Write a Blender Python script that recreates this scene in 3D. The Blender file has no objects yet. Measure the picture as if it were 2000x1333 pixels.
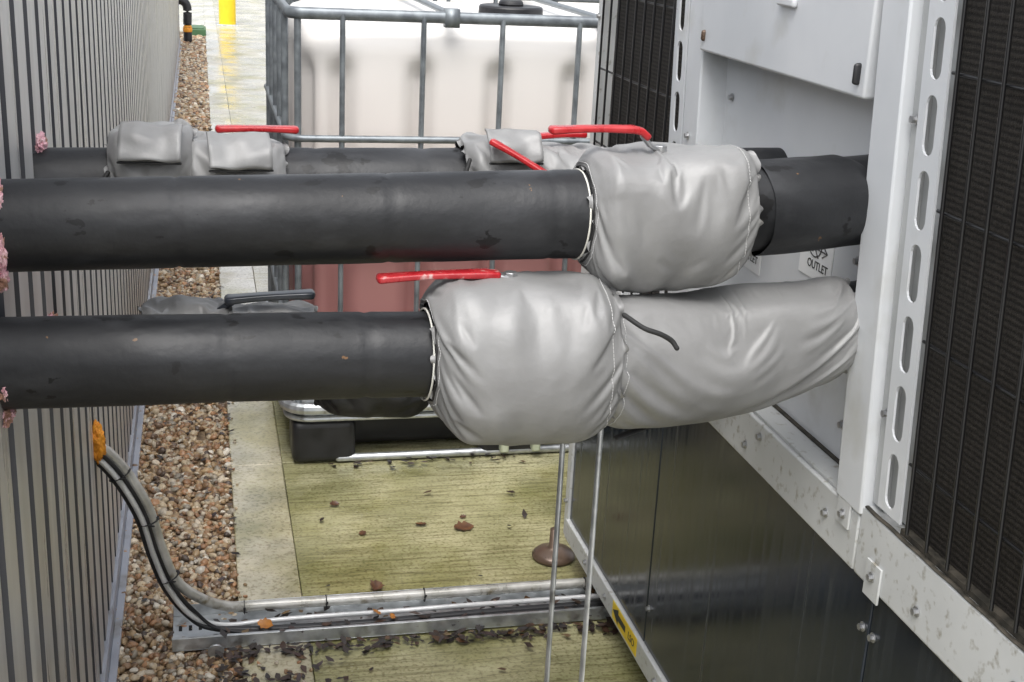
import bpy, bmesh, math, random
import numpy as np
from mathutils import Vector, Matrix, noise
random.seed(7)
rnd = random.Random(11)
scene = bpy.context.scene
col = scene.collection

# ------------------------------------------------------------------ materials
def newmat(name):
    m = bpy.data.materials.new(name); m.use_nodes = True
    nt = m.node_tree
    return m, nt, nt.nodes['Principled BSDF']

def N(nt, t, **kw):
    n = nt.nodes.new(t)
    for k, v in kw.items():
        setattr(n, k, v)
    return n

def pm(name, c1, c2=None, scale=8.0, rough=0.5, rough2=None, metal=0.0, bump=0.0, bscale=60.0,
       stretch=(1, 1, 1), detail=6, lo=0.35, hi=0.65, spec=0.5, c3=None, s3=2.0, f3=(0.5, 0.7), coat=0.0):
    m, nt, b = newmat(name)
    L = nt.links.new
    tc = N(nt, 'ShaderNodeTexCoord'); mp = N(nt, 'ShaderNodeMapping')
    mp.inputs['Scale'].default_value = stretch
    L(tc.outputs['Object'], mp.inputs[0])
    b.inputs['Metallic'].default_value = metal
    b.inputs['Specular IOR Level'].default_value = spec
    b.inputs['Coat Weight'].default_value = coat
    b.inputs['Coat Roughness'].default_value = 0.12
    if c2 is None: c2 = tuple(x * 0.8 for x in c1)
    nz = N(nt, 'ShaderNodeTexNoise'); nz.inputs['Scale'].default_value = scale; nz.inputs['Detail'].default_value = detail
    L(mp.outputs[0], nz.inputs[0])
    cr = N(nt, 'ShaderNodeValToRGB')
    cr.color_ramp.elements[0].position = lo; cr.color_ramp.elements[0].color = (*c1, 1)
    cr.color_ramp.elements[1].position = hi; cr.color_ramp.elements[1].color = (*c2, 1)
    L(nz.outputs[0], cr.inputs[0])
    outc = cr.outputs[0]
    if c3 is not None:
        n3 = N(nt, 'ShaderNodeTexNoise'); n3.inputs['Scale'].default_value = s3; n3.inputs['Detail'].default_value = 8
        L(mp.outputs[0], n3.inputs[0])
        mr = N(nt, 'ShaderNodeMapRange'); mr.inputs[1].default_value = f3[0]; mr.inputs[2].default_value = f3[1]
        L(n3.outputs[0], mr.inputs[0])
        mx = N(nt, 'ShaderNodeMixRGB'); L(mr.outputs[0], mx.inputs[0]); L(outc, mx.inputs[1]); mx.inputs[2].default_value = (*c3, 1)
        outc = mx.outputs[0]
    L(outc, b.inputs['Base Color'])
    if rough2 is None: b.inputs['Roughness'].default_value = rough
    else:
        mr = N(nt, 'ShaderNodeMapRange'); mr.inputs[1].default_value = 0.35; mr.inputs[2].default_value = 0.65
        mr.inputs[3].default_value = rough; mr.inputs[4].default_value = rough2
        L(nz.outputs[0], mr.inputs[0]); L(mr.outputs[0], b.inputs['Roughness'])
    if bump > 0:
        nb = N(nt, 'ShaderNodeTexNoise'); nb.inputs['Scale'].default_value = bscale; nb.inputs['Detail'].default_value = 5
        L(mp.outputs[0], nb.inputs[0])
        bp = N(nt, 'ShaderNodeBump'); bp.inputs['Strength'].default_value = bump; bp.inputs['Distance'].default_value = 0.002
        L(nb.outputs[0], bp.inputs['Height']); L(bp.outputs[0], b.inputs['Normal'])
    return m

M = {}
def rubber(name, dusty):
    m, nt, b = newmat(name); L = nt.links.new
    tc = N(nt, 'ShaderNodeTexCoord')
    def nz(sc, st=(1, 1, 1), det=7):
        mp = N(nt, 'ShaderNodeMapping'); mp.inputs['Scale'].default_value = st; L(tc.outputs['Object'], mp.inputs[0])
        n = N(nt, 'ShaderNodeTexNoise'); n.inputs['Scale'].default_value = sc; n.inputs['Detail'].default_value = det; L(mp.outputs[0], n.inputs[0]); return n.outputs[0]
    def ramp(src, a, b_):
        mr = N(nt, 'ShaderNodeMapRange'); mr.inputs[1].default_value = a; mr.inputs[2].default_value = b_; L(src, mr.inputs[0]); return mr.outputs[0]
    def mix(f, c, col_):
        mx = N(nt, 'ShaderNodeMixRGB'); L(f, mx.inputs[0])
        if isinstance(c, tuple): mx.inputs[1].default_value = (*c, 1)
        else: L(c, mx.inputs[1])
        mx.inputs[2].default_value = (*col_, 1); return mx.outputs[0]
    c = mix(ramp(nz(6, (1, 2, 2)), .35, .7), (.008, .0085, .010), (.020 * dusty, .021 * dusty, .023 * dusty))
    c = mix(ramp(nz(20, (.5, 1, 1)), .55, .75), c, (.034 * dusty, .035 * dusty, .038 * dusty))
    c = mix(ramp(nz(24, (.8, 1.2, 1.2), 10), .625, .635), c, (.003, .003, .0035))
    c = mix(ramp(nz(60, (1, 1, 1), 9), .735, .745), c, (.15, .08, .035))
    L(c, b.inputs['Base Color'])
    r = N(nt, 'ShaderNodeMapRange'); r.inputs[1].default_value = .35; r.inputs[2].default_value = .65; r.inputs[3].default_value = .42; r.inputs[4].default_value = .60
    L(nz(8), r.inputs[0]); L(r.outputs[0], b.inputs['Roughness'])
    b.inputs['Specular IOR Level'].default_value = .42
    bp = N(nt, 'ShaderNodeBump'); bp.inputs['Strength'].default_value = .25; bp.inputs['Distance'].default_value = .002; L(nz(110), bp.inputs['Height'])
    bp2 = N(nt, 'ShaderNodeBump'); bp2.inputs['Strength'].default_value = .25; bp2.inputs['Distance'].default_value = .004; L(nz(14), bp2.inputs['Height'])
    L(bp.outputs[0], bp2.inputs['Normal']); L(bp2.outputs[0], b.inputs['Normal'])
    return m
M['rubber'] = rubber('black_rubber_insulation', 1.0)
M['rubber2'] = rubber('rear_rubber_insulation', 1.3)
M['white'] = pm('white_painted_steel', (0.52, 0.54, 0.56), (0.61, 0.625, 0.64), scale=4, rough=0.35, rough2=0.48, bump=0.03, bscale=300,
                c3=(0.42, 0.42, 0.39), s3=9, f3=(0.58, 0.85))
M['whitedirty'] = pm('grimy_white_steel', (0.48, 0.49, 0.485), (0.57, 0.58, 0.575), scale=6, rough=0.38, rough2=0.55, bump=0.05, bscale=200,
                     c3=(0.24, 0.22, 0.17), s3=70, f3=(0.58, 0.76))
M['backgrey'] = pm('grey_backing_steel', (0.33, 0.34, 0.34), (0.42, 0.43, 0.43), scale=5, rough=0.5)  # mid-grey steel for casing, post return and slot backing
M['dark'] = pm('dark_void', (0.012, 0.012, 0.012), (0.02, 0.02, 0.02), rough=0.8)
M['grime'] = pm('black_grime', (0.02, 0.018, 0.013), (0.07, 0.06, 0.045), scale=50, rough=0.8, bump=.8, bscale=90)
M['blackplastic'] = pm('black_plastic', (0.010, 0.010, 0.012), (0.022, 0.022, 0.024), scale=20, rough=0.35, rough2=0.55, bump=0.1)
M['wire'] = pm('black_coated_wire', (0.007, 0.007, 0.008), (0.012, 0.012, 0.012), rough=0.3)
M['galv'] = pm('galvanised_steel', (0.42, 0.44, 0.45), (0.60, 0.62, 0.63), scale=40, rough=0.3, rough2=0.5, metal=0.8, bump=0.05, bscale=200,
               c3=(.2, .19, .17), s3=25, f3=(.6, .75))
M['cage'] = pm('galvanised_cage_tube', (0.15, 0.165, 0.18), (0.25, 0.275, 0.29), scale=30, rough=0.35, rough2=0.5, metal=0.5)
M['zinc'] = pm('zinc_bolt', (0.34, 0.35, 0.36), (0.48, 0.48, 0.48), scale=80, rough=0.35, metal=0.8)
M['red'] = pm('red_vinyl_dip', (0.34, 0.008, 0.012), (0.46, 0.028, 0.032), scale=50, rough=0.22, rough2=0.4, bump=0.2, bscale=160)
M['redworn'] = pm('worn_red_vinyl_dip', (0.33, 0.012, 0.018), (0.42, 0.03, 0.035), scale=60, rough=0.2, rough2=0.35, bump=0.15, bscale=200,
              c3=(0.50, 0.36, 0.34), s3=60, f3=(0.60, 0.68))
M['blackdip'] = pm('black_vinyl_dip', (0.012, 0.016, 0.022), (0.03, 0.035, 0.045), scale=60, rough=0.3)
M['pink'] = pm('pink_foam', (0.74, 0.38, 0.45), (0.82, 0.58, 0.60), scale=90, rough=0.9, bump=1.0, bscale=260, c3=(0.36, 0.20, 0.14), s3=50, f3=(0.54, 0.62))
M['orange'] = pm('orange_foam', (0.85, 0.36, 0.03), (0.7, 0.25, 0.02), scale=60, rough=0.6, bump=0.8, bscale=100)
M['yellow'] = pm('yellow_paint', (0.85, 0.62, 0.02), (0.8, 0.55, 0.02), rough=0.45)
M['green'] = pm('green_cover', (0.05, 0.12, 0.05), (0.07, 0.16, 0.07), rough=0.5)
M['conduit'] = pm('weathered_conduit', (0.38, 0.37, 0.33), (0.60, 0.59, 0.56), scale=25, rough=0.26, rough2=0.42, metal=.3, bump=0.05, c3=(0.20, 0.17, 0.11), s3=34, f3=(0.58, 0.72))
M['whitecable'] = pm('pale_cable', (0.58, 0.59, 0.59), (0.70, 0.70, 0.70), scale=18, rough=0.3, metal=.2)
M['brownfoot'] = pm('bronze_rubber_foot', (0.10, 0.065, 0.045), (0.16, 0.11, 0.08), scale=14, rough=0.25, rough2=0.45, metal=0.3)
M['palegreen'] = pm('pale_green_plastic', (0.40, 0.45, 0.33), (0.50, 0.53, 0.40), rough=0.45)
M['cord_w'] = pm('white_cord', (0.6, 0.6, 0.56), (0.7, 0.68, 0.6), rough=0.7)
M['cord_b'] = pm('black_cord', (0.01, 0.01, 0.01), (0.02, 0.02, 0.02), rough=0.7)
M['stitch'] = pm('stitch_thread', (0.46, 0.46, 0.45), (0.52, 0.52, 0.52), rough=0.7)
M['sticker'] = pm('white_sticker', (0.76, 0.77, 0.77), (0.70, 0.71, 0.71), rough=0.35)
M['ink'] = pm('black_ink', (0.02, 0.02, 0.02), (0.03, 0.03, 0.03), rough=0.5)
M['flash'] = pm('blue_grey_flashing', (0.30, 0.32, 0.37), (0.38, 0.40, 0.45), scale=6, rough=0.35, c3=(0.2, 0.19, 0.17), s3=10, f3=(0.55, 0.7))

def fabric(name, k=1.0):
    m, nt, b = newmat(name); L = nt.links.new
    tc = N(nt, 'ShaderNodeTexCoord')
    n1 = N(nt, 'ShaderNodeTexNoise'); n1.inputs['Scale'].default_value = 12; n1.inputs['Detail'].default_value = 8
    L(tc.outputs['Object'], n1.inputs[0])
    cr = N(nt, 'ShaderNodeValToRGB')
    cr.color_ramp.elements[0].position = .3; cr.color_ramp.elements[0].color = (0.22 * k, 0.219 * k, 0.217 * k, 1)
    cr.color_ramp.elements[1].position = .7; cr.color_ramp.elements[1].color = (0.285 * k, 0.285 * k, 0.282 * k, 1)
    L(n1.outputs[0], cr.inputs[0]); L(cr.outputs[0], b.inputs['Base Color'])
    b.inputs['Roughness'].default_value = 0.50; b.inputs['Metallic'].default_value = 0.15
    w1 = N(nt, 'ShaderNodeTexWave', bands_direction='X'); w1.inputs['Scale'].default_value = 260
    w2 = N(nt, 'ShaderNodeTexWave', bands_direction='Z'); w2.inputs['Scale'].default_value = 260
    L(tc.outputs['Object'], w1.inputs[0]); L(tc.outputs['Object'], w2.inputs[0])
    ad = N(nt, 'ShaderNodeMath', operation='ADD'); L(w1.outputs['Fac'], ad.inputs[0]); L(w2.outputs['Fac'], ad.inputs[1])
    nb = N(nt, 'ShaderNodeTexNoise'); nb.inputs['Scale'].default_value = 34; nb.inputs['Detail'].default_value = 6
    L(tc.outputs['Object'], nb.inputs[0])
    bp = N(nt, 'ShaderNodeBump'); bp.inputs['Strength'].default_value = 0.14; bp.inputs['Distance'].default_value = 0.0004
    L(ad.outputs[0], bp.inputs['Height'])
    bp2 = N(nt, 'ShaderNodeBump'); bp2.inputs['Strength'].default_value = 0.35; bp2.inputs['Distance'].default_value = 0.004
    L(nb.outputs[0], bp2.inputs['Height']); L(bp.outputs[0], bp2.inputs['Normal'])
    L(bp2.outputs[0], b.inputs['Normal'])
    return m
M['fabric'] = fabric('silver_coated_fabric')
M['fabricrear'] = fabric('weathered_silver_fabric', .8)

def concrete(name, near, far, groove, bm_=1.5):
    m, nt, b = newmat(name); L = nt.links.new
    tc = N(nt, 'ShaderNodeTexCoord'); sp = N(nt, 'ShaderNodeSeparateXYZ'); L(tc.outputs['Object'], sp.inputs[0])
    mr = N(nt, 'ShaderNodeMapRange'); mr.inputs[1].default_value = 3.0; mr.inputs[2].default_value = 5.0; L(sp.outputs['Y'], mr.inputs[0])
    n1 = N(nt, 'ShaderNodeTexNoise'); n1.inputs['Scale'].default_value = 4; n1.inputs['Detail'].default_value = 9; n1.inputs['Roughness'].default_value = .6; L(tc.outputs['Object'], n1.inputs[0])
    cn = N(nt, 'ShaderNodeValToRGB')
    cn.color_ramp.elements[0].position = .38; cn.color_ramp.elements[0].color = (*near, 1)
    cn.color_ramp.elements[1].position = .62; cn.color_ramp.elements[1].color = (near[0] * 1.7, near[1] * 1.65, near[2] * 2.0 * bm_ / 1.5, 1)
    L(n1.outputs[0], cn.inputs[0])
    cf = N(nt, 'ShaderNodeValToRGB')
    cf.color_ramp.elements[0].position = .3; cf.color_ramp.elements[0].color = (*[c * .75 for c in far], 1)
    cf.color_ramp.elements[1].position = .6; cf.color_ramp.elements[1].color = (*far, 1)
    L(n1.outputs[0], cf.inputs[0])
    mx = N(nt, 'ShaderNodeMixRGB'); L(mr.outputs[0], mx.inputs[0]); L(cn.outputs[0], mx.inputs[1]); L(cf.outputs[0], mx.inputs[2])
    mp = N(nt, 'ShaderNodeMapping'); mp.inputs['Scale'].default_value = (5.0, 90, 1); L(tc.outputs['Object'], mp.inputs[0])
    n2 = N(nt, 'ShaderNodeTexNoise'); n2.inputs['Scale'].default_value = 1.0; n2.inputs['Detail'].default_value = 6; n2.inputs['Roughness'].default_value = .65; L(mp.outputs[0], n2.inputs[0])
    ln = N(nt, 'ShaderNodeValToRGB')
    ln.color_ramp.elements[0].position = .36; ln.color_ramp.elements[0].color = (0.44, 0.42, 0.35, 1)
    ln.color_ramp.elements[1].position = .54; ln.color_ramp.elements[1].color = (1, 1, 1, 1)
    L(n2.outputs[0], ln.inputs[0])
    mm = N(nt, 'ShaderNodeMixRGB', blend_type='MULTIPLY'); mm.inputs[0].default_value = groove
    L(mx.outputs[0], mm.inputs[1]); L(ln.outputs[0], mm.inputs[2])
    n3 = N(nt, 'ShaderNodeTexNoise'); n3.inputs['Scale'].default_value = 120; n3.inputs['Detail'].default_value = 7; L(tc.outputs['Object'], n3.inputs[0])
    sp3 = N(nt, 'ShaderNodeValToRGB')
    sp3.color_ramp.elements[0].position = .36; sp3.color_ramp.elements[0].color = (0.5, 0.47, 0.40, 1)
    sp3.color_ramp.elements[1].position = .50; sp3.color_ramp.elements[1].color = (1, 1, 1, 1)
    L(n3.outputs[0], sp3.inputs[0])
    m3 = N(nt, 'ShaderNodeMixRGB', blend_type='MULTIPLY'); m3.inputs[0].default_value = 0.7
    L(mm.outputs[0], m3.inputs[1]); L(sp3.outputs[0], m3.inputs[2])
    n5 = N(nt, 'ShaderNodeTexNoise'); n5.inputs['Scale'].default_value = 2.2; n5.inputs['Detail'].default_value = 9; n5.inputs['Roughness'].default_value = .65; L(tc.outputs['Object'], n5.inputs[0])
    r5 = N(nt, 'ShaderNodeMapRange'); r5.inputs[1].default_value = .46; r5.inputs[2].default_value = .60; r5.inputs[4].default_value = .65; L(n5.outputs[0], r5.inputs[0])
    m5 = N(nt, 'ShaderNodeMixRGB', blend_type='MULTIPLY'); L(r5.outputs[0], m5.inputs[0]); L(m3.outputs[0], m5.inputs[1]); m5.inputs[2].default_value = (.62, .62, .34, 1)
    L(m5.outputs[0], b.inputs['Base Color'])
    rr = N(nt, 'ShaderNodeMapRange'); rr.inputs[1].default_value = .4; rr.inputs[2].default_value = .56
    rr.inputs[3].default_value = .42; rr.inputs[4].default_value = .10
    n4 = N(nt, 'ShaderNodeTexNoise'); n4.inputs['Scale'].default_value = 3.2; n4.inputs['Detail'].default_value = 6; L(tc.outputs['Object'], n4.inputs[0])
    L(n4.outputs[0], rr.inputs[0]); L(rr.outputs[0], b.inputs['Roughness'])
    bp = N(nt, 'ShaderNodeBump'); bp.inputs['Strength'].default_value = 0.5 * groove + .05; bp.inputs['Distance'].default_value = 0.003
    L(n2.outputs[0], bp.inputs['Height'])
    bp2 = N(nt, 'ShaderNodeBump'); bp2.inputs['Strength'].default_value = 0.25; bp2.inputs['Distance'].default_value = 0.002
    L(n3.outputs[0], bp2.inputs['Height']); L(bp.outputs[0], bp2.inputs['Normal']); L(bp2.outputs[0], b.inputs['Normal'])
    return m
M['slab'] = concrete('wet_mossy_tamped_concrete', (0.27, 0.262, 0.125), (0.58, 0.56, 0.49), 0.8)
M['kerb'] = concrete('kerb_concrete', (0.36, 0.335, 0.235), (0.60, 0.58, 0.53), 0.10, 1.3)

def tint_mat(name, rough=.5):
    m, nt, b = newmat(name); L = nt.links.new
    at = N(nt, 'ShaderNodeAttribute', attribute_name='tint')
    L(at.outputs['Color'], b.inputs['Base Color']); b.inputs['Roughness'].default_value = rough
    return m
M['pebble'] = tint_mat('pea_gravel', .36)
M['litter'] = tint_mat('leaf_litter', .4)
M['soil'] = pm('gravel_bed', (0.10, 0.065, 0.035), (0.24, 0.17, 0.10), scale=70, rough=.7, bump=1, bscale=90, lo=.4, hi=.6)
M['ground'] = pm('far_ground', (0.30, 0.29, 0.25), (0.42, 0.40, 0.36), scale=3, rough=.6)
M['leaf'] = pm('brown_leaf', (0.07, 0.03, 0.016), (0.14, 0.065, 0.028), scale=60, rough=.35)
M['leaforange'] = pm('orange_leaf', (0.5, 0.2, 0.03), (0.35, 0.13, 0.02), scale=60, rough=.45)

def coil_mat():
    m, nt, b = newmat('condenser_coil_fins'); L = nt.links.new
    tc = N(nt, 'ShaderNodeTexCoord')
    w = N(nt, 'ShaderNodeTexWave', bands_direction='Z'); w.inputs['Scale'].default_value = 42; w.inputs['Distortion'].default_value = 3.5
    w.inputs['Detail'].default_value = 4; w.inputs['Detail Scale'].default_value = 14
    L(tc.outputs['Object'], w.inputs[0])
    n = N(nt, 'ShaderNodeTexNoise'); n.inputs['Scale'].default_value = 160; n.inputs['Detail'].default_value = 6
    mp2 = N(nt, 'ShaderNodeMapping'); mp2.inputs['Scale'].default_value = (1, 1, .35); L(tc.outputs['Object'], mp2.inputs[0]); L(mp2.outputs[0], n.inputs[0])
    mx = N(nt, 'ShaderNodeMath', operation='MULTIPLY'); L(w.outputs['Fac'], mx.inputs[0]); L(n.outputs[0], mx.inputs[1])
    cr = N(nt, 'ShaderNodeValToRGB')
    cr.color_ramp.elements[0].position = .0; cr.color_ramp.elements[0].color = (0.010, 0.009, 0.008, 1)
    cr.color_ramp.elements[1].position = .75; cr.color_ramp.elements[1].color = (0.040, 0.035, 0.030, 1)
    L(mx.outputs[0], cr.inputs[0]); L(cr.outputs[0], b.inputs['Base Color']); b.inputs['Roughness'].default_value = .65
    b.inputs['Specular IOR Level'].default_value = .2
    bp = N(nt, 'ShaderNodeBump'); bp.inputs['Strength'].default_value = .5; bp.inputs['Distance'].default_value = .002
    L(mx.outputs[0], bp.inputs['Height']); L(bp.outputs[0], b.inputs['Normal'])
    return m
M['coil'] = coil_mat()

def gloss_panel():
    m, nt, b = newmat('glossy_dark_panel'); L = nt.links.new
    tc = N(nt, 'ShaderNodeTexCoord')
    mp = N(nt, 'ShaderNodeMapping'); mp.inputs['Scale'].default_value = (1, 60, 2.0); L(tc.outputs['Object'], mp.inputs[0])
    n = N(nt, 'ShaderNodeTexNoise'); n.inputs['Scale'].default_value = 1; n.inputs['Detail'].default_value = 5; L(mp.outputs[0], n.inputs[0])
    n2 = N(nt, 'ShaderNodeTexNoise'); n2.inputs['Scale'].default_value = 7; n2.inputs['Detail'].default_value = 3; L(tc.outputs['Object'], n2.inputs[0])
    cr = N(nt, 'ShaderNodeValToRGB')
    cr.color_ramp.elements[0].position = .5; cr.color_ramp.elements[0].color = (0.013, 0.018, 0.025, 1)
    cr.color_ramp.elements[1].position = .8; cr.color_ramp.elements[1].color = (0.036, 0.043, 0.050, 1)
    L(n.outputs[0], cr.inputs[0]); L(cr.outputs[0], b.inputs['Base Color'])
    b.inputs['Specular IOR Level'].default_value = .4
    r = N(nt, 'ShaderNodeMapRange'); r.inputs[1].default_value = .4; r.inputs[2].default_value = .8; r.inputs[3].default_value = .12; r.inputs[4].default_value = .34
    L(n.outputs[0], r.inputs[0]); L(r.outputs[0], b.inputs['Roughness'])
    bp = N(nt, 'ShaderNodeBump'); bp.inputs['Strength'].default_value = .16; bp.inputs['Distance'].default_value = .003
    L(n2.outputs[0], bp.inputs['Height']); L(bp.outputs[0], b.inputs['Normal'])
    return m
M['gloss'] = gloss_panel()

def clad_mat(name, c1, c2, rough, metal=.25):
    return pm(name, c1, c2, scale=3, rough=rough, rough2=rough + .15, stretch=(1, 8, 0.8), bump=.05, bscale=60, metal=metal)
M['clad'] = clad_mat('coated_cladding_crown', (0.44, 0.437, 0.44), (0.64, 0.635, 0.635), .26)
M['cladgroove'] = clad_mat('cladding_web_painted_shade', (0.05, 0.052, 0.062), (0.085, 0.087, 0.10), .4)  # dark colour paints the shade between ribs onto the web faces

def tank_mat():
    m, nt, b = newmat('tank_bottle_plastic'); L = nt.links.new
    tc = N(nt, 'ShaderNodeTexCoord'); sp = N(nt, 'ShaderNodeSeparateXYZ'); L(tc.outputs['Object'], sp.inputs[0])
    n = N(nt, 'ShaderNodeTexNoise'); n.inputs['Scale'].default_value = 3; L(tc.outputs['Object'], n.inputs[0])
    cr = N(nt, 'ShaderNodeValToRGB')
    els = cr.color_ramp.elements
    els[0].position = 0.0; els[0].color = (0.28, 0.115, 0.11, 1)
    els[1].position = 1.0; els[1].color = (0.82, 0.80, 0.77, 1)
    e = els.new(.575); e.color = (0.40, 0.19, 0.18, 1)
    e = els.new(.59); e.color = (0.72, 0.64, 0.60, 1)
    e = els.new(.80); e.color = (0.78, 0.73, 0.69, 1)
    mr = N(nt, 'ShaderNodeMapRange'); mr.inputs[1].default_value = 0; mr.inputs[2].default_value = 1.19; L(sp.outputs['Z'], mr.inputs[0])
    L(mr.outputs[0], cr.inputs[0])
    mm = N(nt, 'ShaderNodeMixRGB', blend_type='MULTIPLY'); mm.inputs[0].default_value = .12
    L(cr.outputs[0], mm.inputs[1]); L(n.outputs[0], mm.inputs[2])
    L(mm.outputs[0], b.inputs['Base Color']); b.inputs['Roughness'].default_value = .38
    return m
M['tank'] = tank_mat()

# ------------------------------------------------------------------ helpers
def thing(name, label, cat, loc=(0, 0, 0), group=None):
    e = bpy.data.objects.new(name, None); e.empty_display_size = .05; e.location = loc
    e['label'] = label; e['category'] = cat
    if group: e['group'] = group
    col.objects.link(e); return e

def attach(ob, parent):
    if parent is not None:
        ob.parent = parent; ob.matrix_parent_inverse = Matrix.Translation(parent.location).inverted()

def fin(name, bm, mat, parent=None, smooth=False, bevel=0, mats=None, seg=2):
    me = bpy.data.meshes.new(name); bm.normal_update(); bm.to_mesh(me); bm.free()
    ob = bpy.data.objects.new(name, me); col.objects.link(ob)
    for mm in (mats or [mat]): me.materials.append(mm)
    if smooth:
        for p in me.polygons: p.use_smooth = True
    if bevel:
        md = ob.modifiers.new('b', 'BEVEL'); md.width = bevel; md.segments = seg; md.limit_method = 'ANGLE'; md.angle_limit = math.radians(40)
        for p in me.polygons: p.use_smooth = True
        me.set_sharp_from_angle(angle=math.radians(35))
    attach(ob, parent)
    return ob

def box(bm, x0, x1, y0, y1, z0, z1, mi=0):
    v = [bm.verts.new(p) for p in [(x0, y0, z0), (x1, y0, z0), (x1, y1, z0), (x0, y1, z0), (x0, y0, z1), (x1, y0, z1), (x1, y1, z1), (x0, y1, z1)]]
    for f in [(3, 2, 1, 0), (4, 5, 6, 7), (0, 1, 5, 4), (1, 2, 6, 5), (2, 3, 7, 6), (3, 0, 4, 7)]:
        bm.faces.new([v[i] for i in f]).material_index = mi
    return v

def boxobj(name, dims, mat, parent=None, bevel=.0015):
    bm = bmesh.new(); box(bm, *dims); return fin(name, bm, mat, parent, bevel=bevel)

def catmull(pts, n=8):
    P = [Vector(p) for p in pts]; P = [P[0] * 2 - P[1]] + P + [P[-1] * 2 - P[-2]]
    out = []
    for i in range(1, len(P) - 2):
        for k in range(n):
            t = k / n
            out.append(0.5 * ((2 * P[i]) + (P[i + 1] - P[i - 1]) * t + (2 * P[i - 1] - 5 * P[i] + 4 * P[i + 1] - P[i + 2]) * t * t + (3 * P[i] - P[i - 1] - 3 * P[i + 1] + P[i + 2]) * t ** 3))
    out.append(P[-2]); return out

def sweep(bm, path, rw, rh=None, n=14, up=(0, 0, 1), power=2.0, cap=True, scales=None, rfun=None, mi=0):
    if rh is None: rh = rw
    P = [Vector(p) for p in path]; rings = []
    S = list(scales) if scales else [1.0] * len(P)
    T = []
    for i in range(len(P)):
        a = P[max(0, i - 1)]; b = P[min(len(P) - 1, i + 1)]; T.append((b - a).normalized())
    if cap:
        c0 = min(rw, rh)
        pre = []; post = []
        for k in (0, 1, 2):
            a = k / 3 * math.pi / 2
            pre.append((P[0] - T[0] * c0 * math.cos(a), T[0], max(.02, math.sin(a)) if k else .05))
            post.append((P[-1] + T[-1] * c0 * math.cos(a), T[-1], max(.02, math.sin(a)) if k else .05))
        seq = [(p, t, s * S[0]) for p, t, s in pre] + list(zip(P, T, S)) + [(p, t, s * S[-1]) for p, t, s in reversed(post)]
    else:
        seq = list(zip(P, T, S))
    upv = Vector(up)
    for i, (p, t, s) in enumerate(seq):
        side = t.cross(upv)
        if side.length < 1e-3: side = t.cross(Vector((1, 0, 0)))
        side.normalize(); u2 = side.cross(t).normalized()
        ring = []
        for k in range(n):
            a = 2 * math.pi * k / n; c, sn = math.cos(a), math.sin(a)
            f = 1 / ((abs(c) ** power + abs(sn) ** power) ** (1 / power))
            if rfun: f *= rfun(p, a)
            ring.append(bm.verts.new(p + side * c * rw * s * f + u2 * sn * rh * s * f))
        rings.append(ring)
    for i in range(len(rings) - 1):
        for k in range(n):
            f = bm.faces.new((rings[i][k], rings[i][(k + 1) % n], rings[i + 1][(k + 1) % n], rings[i + 1][k])); f.material_index = mi
    if cap:
        for r in (rings[0], rings[-1]):
            bm.faces.new(r).material_index = mi
    bmesh.ops.recalc_face_normals(bm, faces=bm.faces)

def tubeobj(name, path, r, mat, parent=None, n=14, rh=None, **kw):
    bm = bmesh.new(); sweep(bm, path, r, rh, n=n, **kw); return fin(name, bm, mat, parent, smooth=True)

def meshobj(name, verts, faces, mat, parent=None, tint=None, smooth=True):
    me = bpy.data.meshes.new(name)
    verts = np.asarray(verts, dtype=np.float32); faces = np.asarray(faces, dtype=np.int32)
    me.vertices.add(len(verts)); me.vertices.foreach_set('co', verts.ravel())
    k = faces.shape[1]
    me.loops.add(faces.size); me.loops.foreach_set('vertex_index', faces.ravel())
    me.polygons.add(len(faces)); me.polygons.foreach_set('loop_start', np.arange(0, faces.size, k, dtype=np.int32))
    me.update(calc_edges=True); me.validate()
    if tint is not None:
        at = me.attributes.new('tint', 'FLOAT_COLOR', 'POINT'); at.data.foreach_set('color', np.asarray(tint, dtype=np.float32).ravel())
    if smooth: me.polygons.foreach_set('use_smooth', np.ones(len(faces), dtype=bool))
    me.materials.append(mat)
    ob = bpy.data.objects.new(name, me); col.objects.link(ob)
    attach(ob, parent)
    return ob

def blob(name, c, r, mat, parent=None, seed=0, sub=5, amp=.5, freq=2.5, H=.8):
    bm = bmesh.new(); bmesh.ops.create_icosphere(bm, subdivisions=sub, radius=1)
    for v in bm.verts:
        d = v.co.normalized(); k = 1 + amp * noise.fractal(d * freq + Vector((seed * 7.3, 0, 0)), H, 2, 5)
        v.co = Vector((c[0] + d.x * r[0] * k, c[1] + d.y * r[1] * k, c[2] + d.z * r[2] * k))
    return fin(name, bm, mat, parent, smooth=True)

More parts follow.
